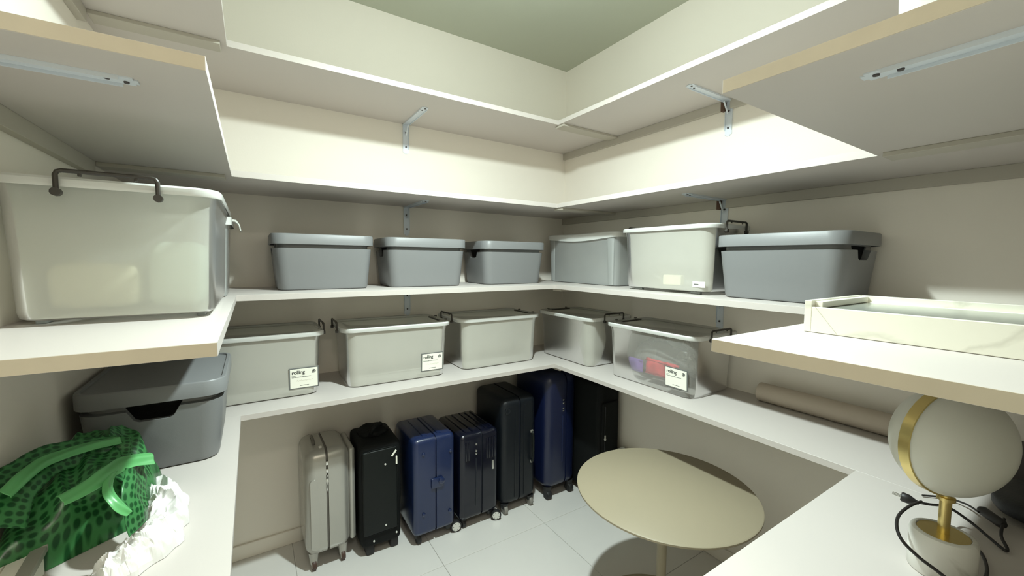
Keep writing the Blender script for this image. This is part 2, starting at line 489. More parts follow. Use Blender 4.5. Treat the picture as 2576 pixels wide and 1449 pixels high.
# ------------------------------------------------------------------ grey lidded bins (local: x = width, -y = front, z up)
def grey_bin_proto():
    r = thing('storage_bin', '', 'storage bin', (0, 0, 0), 0, 'grey plastic bins with lids')
    w, d, h = 0.408, 0.318, 0.235
    t = 0.004
    bm = bmesh.new()
    o = [rr(w-.066, d-.066, .035, 0.000), rr(w-.052, d-.052, .042, 0.004), rr(w-.046, d-.046, .045, 0.014), rr(w-.016, d-.016, .048, 0.176),
         rr(w-.046, d-.046, .038, 0.178), rr(w-.046, d-.046, .038, 0.214)]
    i = [rr(w-.046-2*t, d-.046-2*t, .034, 0.214), rr(w-.054, d-.054, .034, 0.176), rr(w-.056, d-.056, .040, 0.10), rr(w-.056-.02, d-.056-.02, .038, 0.010)]
    loft(bm, o+i)
    b = obj('body', bm, 'grey_plastic', r, True)
    cut = bmesh.new()
    prof = [(-0.062, 0.190), (0.062, 0.190), (0.040, 0.150), (0.030, 0.145), (-0.030, 0.145), (-0.040, 0.150)]
    for sgn in (1, -1):
        vs0 = [cut.verts.new((sgn*(w/2-0.045), y, z)) for y, z in prof]
        vs1 = [cut.verts.new((sgn*(w/2+0.02), y, z)) for y, z in prof]
        n = len(prof)
        for k in range(n): cut.faces.new((vs0[k], vs0[(k+1) % n], vs1[(k+1) % n], vs1[k]))
        cut.faces.new(vs0[::-1]); cut.faces.new(vs1)
    boolean(b, cut)
    bm = bmesh.new()
    L = [rr(w-.008, d-.008, .050, 0.1915), rr(w, d, .052, 0.1925), rr(w, d, .052, 0.231), rr(w-.006, d-.006, .050, 0.235), rr(w-.022, d-.022, .044, 0.235),
         rr(w-.026, d-.026, .042, 0.230), rr(w-.034, d-.034, .040, 0.2295)]
    I = [rr(w-.008, d-.008, .050, 0.1915), rr(w-.012, d-.012, .048, 0.220), rr(w-.05, d-.05, .03, 0.222)]
    loft(bm, L, cap0=False); loft(bm, I, cap0=False)
    bmesh.ops.remove_doubles(bm, verts=bm.verts, dist=1e-5)
    obj('lid', bm, 'grey_plastic', r, True)
    return r
gb = grey_bin_proto()
GG = 'grey plastic bins with lids'
gb.location = (-1.572, -0.172, Z2); gb['label'] = 'grey lidded bin at the left end of the back-wall row on the third shelf'
g2_ = dup(gb, (-1.108, -0.180, Z2), math.radians(-2), 'middle grey lidded bin of the three on the back wall')
g3_ = dup(gb, (-0.602, -0.176, Z2), math.radians(-1), 'grey lidded bin nearest the room corner on the back wall')
g4_ = dup(gb, (-0.174, -1.514, Z2), PI/2, 'grey lidded bin on the right wall shelf, nearest the marbled tray')
g5_ = dup(gb, (-2.072, -0.622, Z3), PI/2, 'grey lidded bin on the left lowest shelf behind the green bag')
g4_.rotation_euler.z = -PI/2
g4_.scale = (1.04, 1.03, 1.0)

# ------------------------------------------------------------------ translucent rolling boxes
def handle_bm(up, Lb=0.145):
    """U handle hinged at x=0 on the end of the lid, bar along y"""
    bm = bmesh.new()
    k = 0.040
    dirx, dirz = (0.0, 1.0) if up else (-1.0, 0.02)
    def P(u, y, off=0): return (u*dirx, y, u*dirz + (0.006 if not up else 0))
    pts = [P(0, -Lb/2), P(k*0.80, -Lb/2), P(k*0.95, -Lb/2+0.003), P(k, -Lb/2+0.009), P(k, Lb/2-0.009), P(k*0.95, Lb/2-0.003), P(k*0.80, Lb/2), P(0, Lb/2)]
    tube(bm, pts, 0.0042, 8)
    for s in (-1, 1):
        tube(bm, [P(k, s*0.040), P(k*0.78, s*0.040)], 0.0028, 6)
        c = P(0, s*Lb/2)
        tube(bm, [(c[0]-0.006, c[1], c[2]), (c[0]+0.006, c[1], c[2])], 0.0078, 10)
    return bm
def rolling_proto(w=0.515, d=0.340, h=0.272, lf=True, rf=True, body='milky', feet=False):
    """lf / rf: handle up (True), flat (False)"""
    r = thing('storage_box', '', 'storage box', (0, 0, 0), 0, 'translucent lidded boxes')
    bm = bmesh.new()
    zb_ = 0.010 if feet else 0.0015
    rings = [rr(w-.078, d-.066, .034, zb_), rr(w-.060, d-.048, .042, zb_+.004), rr(w-.053, d-.042, .045, 0.026), rr(w-.045, d-.035, .046, h*0.5), rr(w-.036, d-.026, .047, h-.045),
             rr(w-.030, d-.020, .048, h-.030), rr(w-.027, d-.017, .048, h-.016), rr(w-.020, d-.012, .048, h-.014)]
    loft(bm, rings, cap1=False)
    obj('body', bm, body, r, True)
    bm = bmesh.new()
    loft(bm, [rr(w-.002, d-.002, .052, h-.020), rr(w, d, .052, h-.018), rr(w, d, .052, h-.006), rr(w-.008, d-.008, .050, h-.0015)], False, False)
    obj('lid_rim', bm, 'milky_rim', r, True)
    bm = bmesh.new()
    loft(bm, [rr(w-.008, d-.008, .050, h-.0015), rr(w-.030, d-.030, .044, h), rr(w-.060, d-.060, .040, h-.001), rr(w-.075, d-.075, .036, h-.007)], False, True)
    obj('lid', bm, 'milky_lid', r, True)
    for s, up in ((-1, lf), (1, rf)):
        bm = handle_bm(up)
        if s < 0: xform(bm, Matrix.Rotation(PI, 4, 'Z'))
        xform(bm, Matrix.Translation((s*(w/2+(0.006 if up else 0.002)), 0, h-((0.031 if feet else 0.022) if up else 0.012))))
        obj('handle', bm, 'handle_brown', r, True)
    for sx in ((-1, 1) if feet else ()):
        for sy in (-1, 1):
            bm = bx(sx*(w/2-.095)-.022, sx*(w/2-.095)+.022, sy*(d/2-.050)-.008, sy*(d/2-.050)+.008, 0.0, 0.011, bev=0.002)
            obj('caster', bm, 'caster_grey', r)
    return r
GB = 'translucent lidded boxes'
def rbox(loc, rz, label, lf, rf, **k):
    r = rolling_proto(lf=lf, rf=rf, **k)
    r.location = loc; r.rotation_euler = (0, 0, rz); r['label'] = label
    return r
boxA = rbox((-1.843, -0.183, Z3), 0, 'translucent box with brown handles and a card label, leftmost on the lowest back shelf', True, True)
boxB = rbox((-1.262, -0.195, Z3), math.radians(-1), 'translucent box with a card label, second from left on the lowest back shelf', True, False)
boxC = rbox((-0.697, -0.180, Z3), 0, 'unlabelled translucent box on the lowest back shelf, nearest the corner', True, False)
boxD = rbox((-0.175, -0.405, Z3), -PI/2, 'unlabelled translucent box on the lowest right shelf, beside the corner', False, True, w=0.485)
boxE = rbox((-0.168, -0.992, Z3), -PI/2, 'translucent box with purple and red packets inside and a card label', False, True, body='milky_see')
boxF = rbox((-0.185, -1.060, Z2), -PI/2, 'translucent box with a small white sticker on the third right shelf', True, True, w=0.485, d=0.305, h=0.288, feet=True)
boxG = rbox((-2.0705, -0.848, Z2), PI/2, 'large translucent box with a raised brown handle, on the third left shelf', True, True, w=0.53, d=0.354, h=0.285, body='milky_deep', feet=True)

# clear boxes with a bowed lid
def bowed_box(label, w, d, h):
    r = thing('clear_box', label, 'storage box', (0, 0, 0), 0, 'clear boxes with bowed lids')
    bm = bmesh.new()
    rings = [rr(w-.060, d-.050, .030, 0.0), rr(w-.045, d-.036, .034, 0.004), rr(w-.024, d-.020, .038, h-.030), rr(w-.018, d-.014, .040, h-.026)]
    loft(bm, rings, cap1=False)
    obj('body', bm, 'milky_bright', r, True)
    # corner columns
    for sx in (-1, 1):
        bm = bmesh.new()
        cx = sx*(w/2-.055); y = -(d/2-.022)
        loft(bm, [rr(.036, .020, .008, .006, 3, cx, y+.003), rr(.052, .024, .010, h-.032, 3, cx, y-.004)])
        obj('corner_rib', bm, 'milky_rim' if False else 'milky_bright', r, True)
    # bowed lid: skirt sags in the middle of the long sides
    bm = bmesh.new(); n = 40; top = []; bot = []
    base = rr(w, d, .045, 0, 8)
    dense = []
    for i in range(len(base)):
        a, b = base[i], base[(i+1) % len(base)]
        m_ = max(1, int((b-a).length/0.03))
        for k in range(m_): dense.append(a.lerp(b, k/m_))
    def sag(p): return 0.016*math.cos(min(1, abs(p.x)/(w/2))*PI/2)**1.5
    R1 = [Vector((p.x, p.y, h-.030-sag(p))) for p in dense]
    R2 = [Vector((p.x, p.y, h-.004-sag(p)*0.25)) for p in dense]
    R3 = [Vector((p.x*.97, p.y*.95, h-sag(p)*0.2)) for p in dense]
    R4 = [Vector((p.x*.90, p.y*.86, h-.004)) for p in dense]
    loft(bm, [R1, R2, R3], False, False)
    obj('lid_rim', bm, 'milky_rim', r, True)
    bm = bmesh.new(); loft(bm, [R3, R4], False, True)
    obj('lid', bm, 'milky_bright', r, True)
    for sx in (-1, 1):
        bm = bmesh.new()
        V = []
        for y in (-0.06, 0.06):
            V.append([bm.verts.new((sx*(w/2+a), y, h+b)) for a, b in ((-.004, -.006), (.012, -.008), (.022, -.024), (.026, -.046), (.022, -.044), (.018, -.024), (.008, -.014), (-.004, -.014))])
        m_ = len(V[0])
        for k in range(m_): bm.faces.new((V[0][k], V[0][(k+1) % m_], V[1][(k+1) % m_], V[1][k]))
        bm.faces.new(V[0][::-1]); bm.faces.new(V[1])
        obj('clip', bm, 'milky_rim', r, True)
    return r
cA = bowed_box('clear box with a bowed lid beside the corner on the third right shelf', 0.60, 0.235, 0.290)
cA.location = (-0.135, -0.430, Z2); cA.rotation_euler = (0, 0, -PI/2)
cH = bowed_box('clear box with a hooked lid clip behind the large translucent box', 0.375, 0.30, 0.275)
cH.location = (-2.082, -0.412, Z2); cH.rotation_euler = (0, 0, 0); cH.rotation_euler = (0, 0, 0)

# card labels on the boxes (local: face plane x-z at y = front)
def card_label(parent, x, yf, z, w=0.112, h=0.090, hand=True, tilt=0.0):
    bm = bx(-w/2, w/2, -0.0012, 0.0012, -h/2, h/2, bev=0.0005, seg=1)
    f = obj('label_holder', bm, 'card_frame', parent, loc=(x, yf, z), rot=(tilt, 0, 0))
    bm = bx(-w/2+.0045, w/2-.0045, -0.0018, -0.0011, -h/2+.0045, h/2-.0045)
    c = obj('card', bm, 'card', f, label='cream card printed with the word rolling')
    ink = bmesh.new()
    t = text_bm('rolling', 0.0215, 0.0001, 0.92)
    xform(t, Matrix.Translation((-w/2+.010, -0.0021, h/2-.026)) @ Matrix.Rotation(PI/2, 4, 'X'))
    me = bpy.data.meshes.new('x'); t.to_mesh(me); t.free(); ink.from_mesh(me)
    # logo: speech-drop ring
    lx, lz, R_ = w/2-.019, h/2-.020, 0.0075
    n = 20
    out = [ink.verts.new((lx+R_*math.cos(2*PI*k/n), -0.0020, lz+R_*math.sin(2*PI*k/n))) for k in range(n)]
    inn = [ink.verts.new((lx+R_*.62*math.cos(2*PI*k/n), -0.0020, lz+R_*.62*math.sin(2*PI*k/n))) for k in range(n)]
    for k in range(n): ink.faces.new((out[k], out[(k+1) % n], inn[(k+1) % n], inn[k]))
    ink.faces.new([ink.verts.new(v) for v in ((lx-R_-.001, -0.0020, lz-R_), (lx-.001, -0.0020, lz-R_+.001), (lx-R_+.002, -0.0020, lz-.001))])
    box(ink, lx-.003, lx+.003, -.0021, -.0019, lz-.0028, lz+.0028)
    r2 = random.Random(3)
    def dashes(z, x0, x1, hh, lo=.0012, hi=.003):
        xx = x0
        while xx < x1:
            L_ = r2.uniform(lo, hi)
            box(ink, xx, min(xx+L_, x1), -.0020, -.0019, z-hh*r2.uniform(.35, .6), z+hh*r2.uniform(.3, .6))
            xx += L_+r2.uniform(.0004, .0012)
    dashes(h/2-.0335, -w/2+.010, -w/2+.026, .0022)
    dashes(h/2-.0395, -w/2+.010, w/2-.030, .0028)
    dashes(-h/2+.014, -.016, .018, .0026)
    obj('print', ink, 'ink', f)['kind'] = 'stuff'
    if hand:
        bm = bmesh.new(); pts = []
        for k in range(40):
            u = k/39
            pts.append((-.030+.062*u, -.0021, -.010+.0035*math.sin(k*2.1+math.sin(k*.7)*2)*(0.2 if 17 < k < 22 else 1)))
        tube(bm, pts, .0004, 4)
        obj('handwriting', bm, 'ink_light', f)
def fy(d, z, h=0.272):    # front face y of the rolling box body at height z
    return -(d - .042 + (.042-.028)*(z-.026)/(h-.076))/2
card_label(boxA, 0.173, fy(.34, .08)-.0020, 0.078, tilt=math.radians(3.2))
card_label(boxB, 0.156, fy(.34, .08)-.0020, 0.078, tilt=math.radians(3.2))
card_label(boxE, 0.160, fy(.34, .08)-.0020, 0.078, hand=False, tilt=math.radians(3.2))
# sticker on box F
bm = bx(-.028, .028, -.0008, .0002, -.0115, .0115)
st = obj('sticker', bm, 'card', boxF, loc=(0.178, fy(.305, .04, .288)-.0012, 0.042), rot=(math.radians(3), 0, 0), label='small white paper sticker')
bm = bx(-.022, -.001, -.0011, -.0008, -.0010, .0022); obj('print', bm, 'ink', st)

# ------------------------------------------------------------------ contents of the boxes
def crumple(bm, amp, sc, seed=0):
    for v in bm.verts:
        n = noise.noise_vector(v.co*sc + Vector((seed*7.3, seed*3.1, 0)))
        v.co += n*amp
    return bm
def packet(name, label, cat, loc, sx, sy, sz, m, md, rz, group=None, tilt=0.0):
    r = thing(name, label, cat, loc, rz, group)
    bm = bmesh.new(); bmesh.ops.create_grid(bm, x_segments=12, y_segments=8, size=0.5)
    top = [v for v in bm.verts]
    for v in top:
        u, w_ = v.co.x*2, v.co.y*2
        b = (1-u**4)*(1-w_**4)
        v.co = Vector((v.co.x*sx, -sy/2*b, sz/2+v.co.y*sz))
    g = bmesh.ops.duplicate(bm, geom=list(bm.verts)+list(bm.faces))
    for v in [e for e in g['geom'] if isinstance(e, bmesh.types.BMVert)]: v.co.y = -v.co.y
    bmesh.ops.remove_doubles(bm, verts=bm.verts, dist=1e-5)
    crumple(bm, 0.003, 40, len(label))
    for v in bm.verts: v.co.z = max(v.co.z, 0.0005)
    if tilt: xform(bm, Matrix.Rotation(tilt, 4, 'Y'))
    obj('pouch', bm, m, r, True)
    obj('seal_band', xform(bx(-sx/2*.98, sx/2*.98, -sy*.30, -sy*.22, sz*.84, sz*.90), Matrix.Rotation(tilt, 4, 'Y')), md, r)
    obj('base_band', xform(bx(-sx/2*.98, sx/2*.98, -sy*.30, -sy*.22, sz*.03, sz*.11), Matrix.Rotation(tilt, 4, 'Y')), md, r)
    return r
PX_ = -0.278
packet('pouch', 'purple packet inside the translucent box on the right', 'packet', (PX_, -0.895, Z3+.045), 0.090, 0.022, 0.062, 'purple', 'purple_dark', -PI/2)
packet('pouch', 'wide red packet inside the translucent box beside the purple one', 'packet', (PX_, -1.012, Z3+.050), 0.108, 0.024, 0.074, 'red', 'red_dark', -PI/2)
packet('pouch', 'narrower red packet half hidden behind the card label', 'packet', (PX_+.012, -1.090, Z3+.048), 0.075, 0.024, 0.072, 'red', 'red_dark', -PI/2)
bm = bmesh.new(); bmesh.ops.create_icosphere(bm, subdivisions=4, radius=1)
for v in bm.verts:
    v.co = Vector((v.co.x*.115, v.co.y*.165, v.co.z*.095))
crumple(bm, 0.020, 9, 2); crumple(bm, 0.008, 30, 3)
for v in bm.verts: v.co.z = max(v.co.z, -.095)
o = obj('plastic_bag', bm, 'clear_film', None, False, loc=(-0.150, -0.985, Z3+.120)); tag(o, 'crumpled clear plastic bag filling the box with the packets', 'bag')
o = obj('cream_packet', crumple(bx(-.015, .015, -.045, .045, 0, .045, bev=.004), .002, 30), 'cream_pack', None, loc=(-0.262, -1.080, Z2+.030)); tag(o, 'small cream packet inside the box with the white sticker', 'packet')
for (nm, lab, m, c, s, sd) in (('folded_cloth', 'pale green folded cloth inside the large left box', 'textile_green', (-1.995, -0.82, Z2+.020), (.10, .30, .15), 1),
                               ('folded_cloth', 'cream folded cloth inside the large left box', 'textile_cream', (-2.135, -0.82, Z2+.020), (.15, .30, .10), 2)):
    bm = bx(-s[0]/2, s[0]/2, -s[1]/2, s[1]/2, 0, s[2], bev=.02, seg=3)
    bmesh.ops.subdivide_edges(bm, edges=bm.edges, cuts=2, use_grid_fill=True)
    crumple(bm, .008, 14, sd)
    o = obj(nm, bm, m, None, True, loc=c); tag(o, lab, 'cloth')

# ------------------------------------------------------------------ suitcases (local origin: floor, centre; front = -y)
def wheel(parent, p, r, wd, axis, hubm, tyrem='rubber', spokes=0):
    cx, cy, cz = p
    bm = bmesh.new()
    lathe(bm, [(r*.6, -wd/2), (r*.92, -wd/2), (r, -wd*.35), (r, wd*.35), (r*.92, wd/2), (r*.6, wd/2)], 20, axis, p)
    w_ = obj('wheel', bm, tyrem, parent, True)
    bm = bmesh.new()
    lathe(bm, [(0, -wd/2-.0006), (r*.72, -wd/2-.0006), (r*.72, wd/2+.0006), (0, wd/2+.0006)], 20, axis, p)
    h_ = obj('hub', bm, hubm, w_)
    return w_
def caster(parent, x, y, r, hub, housing, zt, axis='x', tyre='rubber', wd=0.020):
    bm = bmesh.new()
    loft(bm, [rr(.030, .034, .010, r*1.2, 3, x, y), rr(.044, .046, .014, zt, 3, x, y)])
    obj('wheel_housing', bm, housing, parent, True)
    wheel(parent, (x, y-.006, r), r, wd, axis, hub, tyre)
def shells(r, w, d, zb, zt, rad, m, split=0.5, gap=.006, trim=None, seg=5, band=True):
    """two half shells split by a seam that runs round the narrow side"""
    xs = -w/2 + w*split
    for x0, x1, nm in ((-w/2, xs-gap/2, 'left_shell'), (xs+gap/2, w/2, 'right_shell')):
        bm = bx(x0, x1, -d/2, d/2, zb, zt)
        outer = x0 if x0 < -w/2+.001 else x1
        es = [e for e in bm.edges]
        # strong rounding on the outer side, light on the seam
        eo = [e for e in es if all(abs(v.co.x-outer) < 1e-4 for v in e.verts)]
        er = [e for e in es if abs(e.verts[0].co.x-e.verts[1].co.x) > 1e-3]
        bmesh.ops.bevel(bm, geom=eo+er, offset=rad, segments=seg, profile=0.5, affect='EDGES', clamp_overlap=True)
        obj(nm, bm, m, r, True)
    if band:
        bm = bmesh.new()
        ring = rr(d-.012, zt-zb-.012, rad, 0)
        R1 = [Vector((xs-gap, v.x, v.y+(zb+zt)/2)) for v in ring]; R2 = [Vector((xs+gap, v.x, v.y+(zb+zt)/2)) for v in ring]
        loft(bm, [R1, R2])
        obj('seam_band', bm, trim or m, r, True)
    return xs
GSu = 'suitcases in a row under the lowest shelf'
# 1 silver
s1 = thing('suitcase', 'silver hard-shell suitcase, leftmost of the row on the floor', 'suitcase', (-1.582, -0.160, 0), math.radians(1), GSu)
xs = shells(s1, .190, .262, .075, .560, .045, 'silver_shell', .48, .010, 'silver_trim')
bm = bx(.092, .122, -.105, .105, .085, .535, bev=.028, seg=5); obj('expansion_shell', bm, 'silver_shell', s1, True)
bm = bmesh.new()
loft(bm, [[Vector((x, -.1245, z)) for x, z in ((v.x-.058, v.y+.275) for v in rr(.036, .33, .017, 0, 6))],
          [Vector((x, -.1315, z)) for x, z in ((v.x-.058, v.y+.275) for v in rr(.032, .326, .015, 0, 6))]])
obj('side_panel', bm, 'silver_shell', s1, True)
bm = bmesh.new(); tube(bm, [(-.030, -.1262, .10), (-.030, -.1262, .50)], .0014, 5); tube(bm, [(.038, -.1262, .10), (.041, -.1262, .50)], .0014, 5)
obj('groove_line', bm, 'silver_trim', s1)
for z in (.505, .470, .425):
    bm = bx(xs-.005, xs+.005, -.134, -.124, z-.012, z+.006, bev=.002); obj('zip_pull', bm, 'chrome', s1, True)
bm = bmesh.new(); tube(bm, smooth_path([(xs-.004, -.130, .455), (xs+.004, -.134, .43), (xs-.003, -.134, .40), (xs+.002, -.130, .37)], 5), .0022, 6); obj('padlock', bm, 'chrome', s1, True)
bm = bmesh.new(); tube(bm, smooth_path([(-.045, -.04, .560), (-.045, -.035, .574), (-.045, .035, .574), (-.045, .04, .560)], 5), .006, 8); obj('top_handle', bm, 'silver_trim', s1, True)
bm = bx(-.030, -.018, -.090, -.078, .548, .566, bev=.001); obj('tag_stub', bm, 'wheel_white', s1)
for x in (-.062, .062):
    for y in (-.085, .085): caster(s1, x, y, .024, 'wheel_white', 'silver_shell', .085, 'x', 'wheel_brown', .018)
# 2 black soft case
s2 = thing('suitcase', 'black soft fabric suitcase with small pale studs, second from left', 'suitcase', (-1.348, -0.185, 0), 0, GSu)
bm = bx(-.098, .092, -.130, .130, .045, .545, bev=.022, seg=4)
bmesh.ops.subdivide_edges(bm, edges=[e for e in bm.edges if e.calc_length() > .08], cuts=6, use_grid_fill=True)
crumple(bm, .004, 9, 4); obj('body', bm, 'black_fabric', s2, True)
bm = bx(-.090, .070, -.141, -.126, .115, .520, bev=.007, seg=3); obj('front_panel', bm, 'black_leather', s2, True)
bm = bmesh.new(); tube(bm, [(x, -.137, z) for x, z in ((v.x-.005, v.y+.318) for v in rr(.150, .41, .03, 0, 5)+[rr(.150, .41, .03, 0, 5)[0]])], .0026, 6); obj('piping', bm, 'black_fabric', s2, True)
for x, z in ((.012, .445), (.012, .145), (-.045, .085), (.062, .092)):
    bm = bmesh.new(); lathe(bm, [(.0045, 0), (.004, -.004), (0, -.005)], 12, 'y', (x, -.141, z)); obj('stud', bm, 'wheel_white', s2, True)
bm = bmesh.new(); tube(bm, smooth_path([(-.03, -.03, .545), (-.025, -.05, .585), (0, -.04, .600), (.03, .01, .585), (.035, .03, .548)], 6), .010, 8); obj('carry_handle', bm, 'black_fabric', s2, True)
bm = bmesh.new(); bmesh.ops.create_icosphere(bm, subdivisions=3, radius=1)
for v in bm.verts: v.co = Vector((v.co.x*.075-.005, v.co.y*.070+.02, v.co.z*.028+.555))
crumple(bm, .012, 18, 5); obj('folded_flap', bm, 'black_fabric', s2, False)
bm = bx(.060, .068, -.150, -.143, .435, .475, bev=.002); obj('zip_pull', bm, 'card', s2)
bm = bx(-.004, .004, -.0035, .0035, -.017, .017, bev=.002); obj('zip_pull', xform(bm, Matrix.Translation((.052, -.147, .492)) @ Matrix.Rotation(math.radians(40), 4, 'Y')), 'card', s2)
for x in (-.055, .060):
    bm = bx(x-.020, x+.020, -.115, .115, .0, .052, bev=.010, seg=3); obj('foot_rail', bm, 'rubber', s2, True)
# 3 bright blue
s3 = thing('suitcase', 'glossy royal blue hard-shell suitcase, third from left', 'suitcase', (-1.106, -0.225, 0), math.radians(0), GSu)
xs = shells(s3, .218, .300, .052, .545, .026, 'blue_shell', .52, .009, 'blue_dark', seg=4)
for x, z in ((-.060, .470), (.082, .455), (-.060, .165), (.080, .140)):
    bm = bmesh.new(); lathe(bm, [(.0085, .001), (.008, -.005), (.004, -.008), (0, -.008)], 14, 'y', (x, -.150, z)); obj('rivet', bm, 'blue_shell', s3, True)
bm = bmesh.new(); box(bm, xs-.026, xs+.034, -.160, -.149, .285, .335, bev=.004); lathe(bm, [(.016, .001), (.016, -.008), (.008, -.012), (0, -.012)], 16, 'y', (xs+.026, -.158, .318))
obj('latch', bm, 'blue_shell', s3, True)
for x in (-.040, .035):
    bm = bmesh.new(); box(bm, x-.012, x+.012, -.120, .120, .543, .549, bev=.002); obj('top_rib', bm, 'blue_shell', s3, True)
caster(s3, -.075, -.105, .024, 'rubber', 'rubber', .060); caster(s3, -.075, .105, .024, 'rubber', 'rubber', .060)
caster(s3, .080, .105, .024, 'rubber', 'rubber', .060)
bm = bmesh.new(); loft(bm, [rr(.040, .050, .012, .030, 3, .085, -.105), rr(.050, .060, .014, .060, 3, .085, -.105)]); obj('wheel_housing', bm, 'rubber', s3, True)
def hub_wheel(parent, x, y, r, rz):
    bm = bmesh.new(); lathe(bm, [(r*.6, .010), (r*.95, .010), (r, .006), (r, -.006), (r*.95, -.010), (r*.6, -.010)], 24, 'y')
    w_ = obj('wheel', bm, 'rubber', parent, True, loc=(x, y, r), rot=(0, 0, rz))
    bm = bmesh.new(); lathe(bm, [(0, -.0115), (r*.74, -.0115), (r*.76, -.009), (r*.76, .009), (r*.74, .0115), (0, .0115)], 24, 'y')
    obj('hub', bm, 'wheel_white', w_, True)
    bm = bmesh.new()
    for k in range(6):
        q = bx(r*.46, r*.66, -.0120, -.0112, -.0009, .0009); xform(q, Matrix.Rotation(k*PI/3+.2, 4, 'Y'))
        me = bpy.data.meshes.new('q'); q.to_mesh(me); q.free(); bm.from_mesh(me)
    obj('spoke_marks', bm, 'ink', w_)
hub_wheel(s3, .122, -.128, .030, math.radians(-8))
# 4 navy gloss
s4 = thing('suitcase', 'glossy dark navy suitcase with ribbed shells, middle of the row', 'suitcase', (-0.857, -0.220, 0), 0, GSu)
xs = shells(s4, .232, .320, .050, .515, .030, 'navy_shell', .55, .008, 'navy_trim', seg=4)
for i, x in enumerate((-.082, -.066, .040, .056, .072, .088)):
    bm = bx(x-.0045, x+.0045, -.1645, -.156, .360 if i > 1 else .375, .475, bev=.003, seg=2); obj('shell_rib', bm, 'navy_shell', s4, True)
for x in (-.07, -.03, .05, .085):
    bm = bx(x-.006, x+.006, -.13, .13, .512, .520, bev=.003, seg=2); obj('top_rib', bm, 'navy_shell', s4, True)
bm = bx(-.028, -.020, -.165, -.157, .12, .38, bev=.003); obj('side_handle_slot', bm, 'navy_trim', s4, True)
for z in (.455, .420, .405):
    bm = bmesh.new(); lathe(bm, [(.0055, .001), (.005, -.007), (0, -.008)], 12, 'y', (-.024, -.158, z)); obj('lock_dial', bm, 'chrome', s4, True)
bm = bx(.072, .082, -.1655, -.159, .295, .345, bev=.0015); obj('metal_badge', bm, 'chrome', s4)
for x, y in ((-.080, -.115), (-.080, .115), (.075, .115)): caster(s4, x, y, .022, 'rubber', 'rubber', .058)
bm = bmesh.new(); loft(bm, [rr(.040, .050, .012, .030, 3, .080, -.115), rr(.050, .060, .014, .058, 3, .080, -.115)]); obj('wheel_housing', bm, 'rubber', s4, True)
hub_wheel(s4, .100, -.160, .028, math.radians(-22))
# 5 slate
s5 = thing('suitcase', 'taller dark slate suitcase with grey wheels, left of the indigo one', 'suitcase', (-0.606, -0.215, 0), 0, GSu)
xs = shells(s5, .232, .330, .050, .655, .040, 'slate_shell', .50, .010, 'navy_trim', seg=5)
bm = bmesh.new(); lathe(bm, [(.020, .002), (.019, -.003), (.014, -.005), (.010, -.003), (0, -.003)], 20, 'y', (-.078, -.163, .590)); obj('round_emblem', bm, 'slate_shell', s5, True)
for x in (-.030, .030):
    bm = bx(x-.003, x+.003, -.168, -.163, .09, .61, bev=.002); obj('shell_rib', bm, 'slate_shell', s5, True)
bm = bmesh.new(); tube(bm, smooth_path([(.080, -.164, .44), (.080, -.182, .425), (.080, -.182, .29), (.080, -.164, .275)], 5), .007, 8); obj('side_handle', bm, 'black_leather', s5, True)
for z in (.445, .270):
    bm = bx(.072, .088, -.172, -.163, z-.008, z+.008, bev=.002); obj('handle_mount', bm, 'wheel_grey', s5, True)
for x, y in ((-.085, -.140), (-.085, .12), (.085, .12)): caster(s5, x, y, .026, 'wheel_grey', 'rubber', .060, 'x', 'wheel_grey')
caster(s5, .085, -.140, .026, 'wheel_grey', 'rubber', .060, 'x', 'wheel_grey')
# 6 indigo large
s6 = thing('suitcase', 'tall indigo hard-shell suitcase standing in the corner', 'suitcase', (-0.318, -0.222, 0), 0, GSu)
xs = shells(s6, .232, .360, .062, .752, .055, 'indigo_shell', .62, .008, 'blue_dark', seg=6)
bm = bmesh.new(); tube(bm, [(.000, -.181, .22), (.000, -.181, .50)], .004, 6); obj('side_handle', bm, 'blue_dark', s6, True)
for z in (.595, .575, .545, .530):
    bm = bx(-.002, .010, -.184, -.178, z-.004, z+.004, bev=.001); obj('lock_dial', bm, 'chrome', s6)
for x, y in ((-.080, -.145), (.085, -.145), (-.080, .13), (.085, .13)): caster(s6, x, y, .026, 'rubber', 'rubber', .075, 'x', 'rubber', .030)
# 7 black corner
s7 = thing('suitcase', 'large black soft suitcase against the right wall, half behind the indigo one', 'suitcase', (-0.105, -0.345, 0), 0, GSu)
bm = bx(-.086, .085, -.230, .215, .035, .715, bev=.030, seg=4); obj('body', bm, 'black_fabric', s7, True)
bm = bx(-.070, .060, -.242, -.226, .09, .60, bev=.010, seg=3); obj('front_panel', bm, 'black_fabric', s7, True)
bm = bmesh.new(); lathe(bm, [(0, .015), (.004, .012), (.004, -.004), (.007, -.010), (.005, -.016), (0, -.017)], 10, 'z', (-.052, -.246, .400)); obj('zip_pull', bm, 'wheel_white', s7, True)
bm = bmesh.new(); tube(bm, [(-.052, -.243, .12), (-.052, -.243, .58)], .002, 5); obj('zipper', bm, 'navy_trim', s7)
for x in (-.045, .045):
    for y in (-.18, .16): caster(s7, x, y, .020, 'rubber', 'rubber', .045)
# small white cap seen behind the table
o = obj('carton', bx(-.030, .030, -.055, .055, 0, .315, bev=.004), 'white_plastic', None, loc=(-0.045, -0.650, 0)); tag(o, 'narrow white carton on the floor behind the round table', 'box')

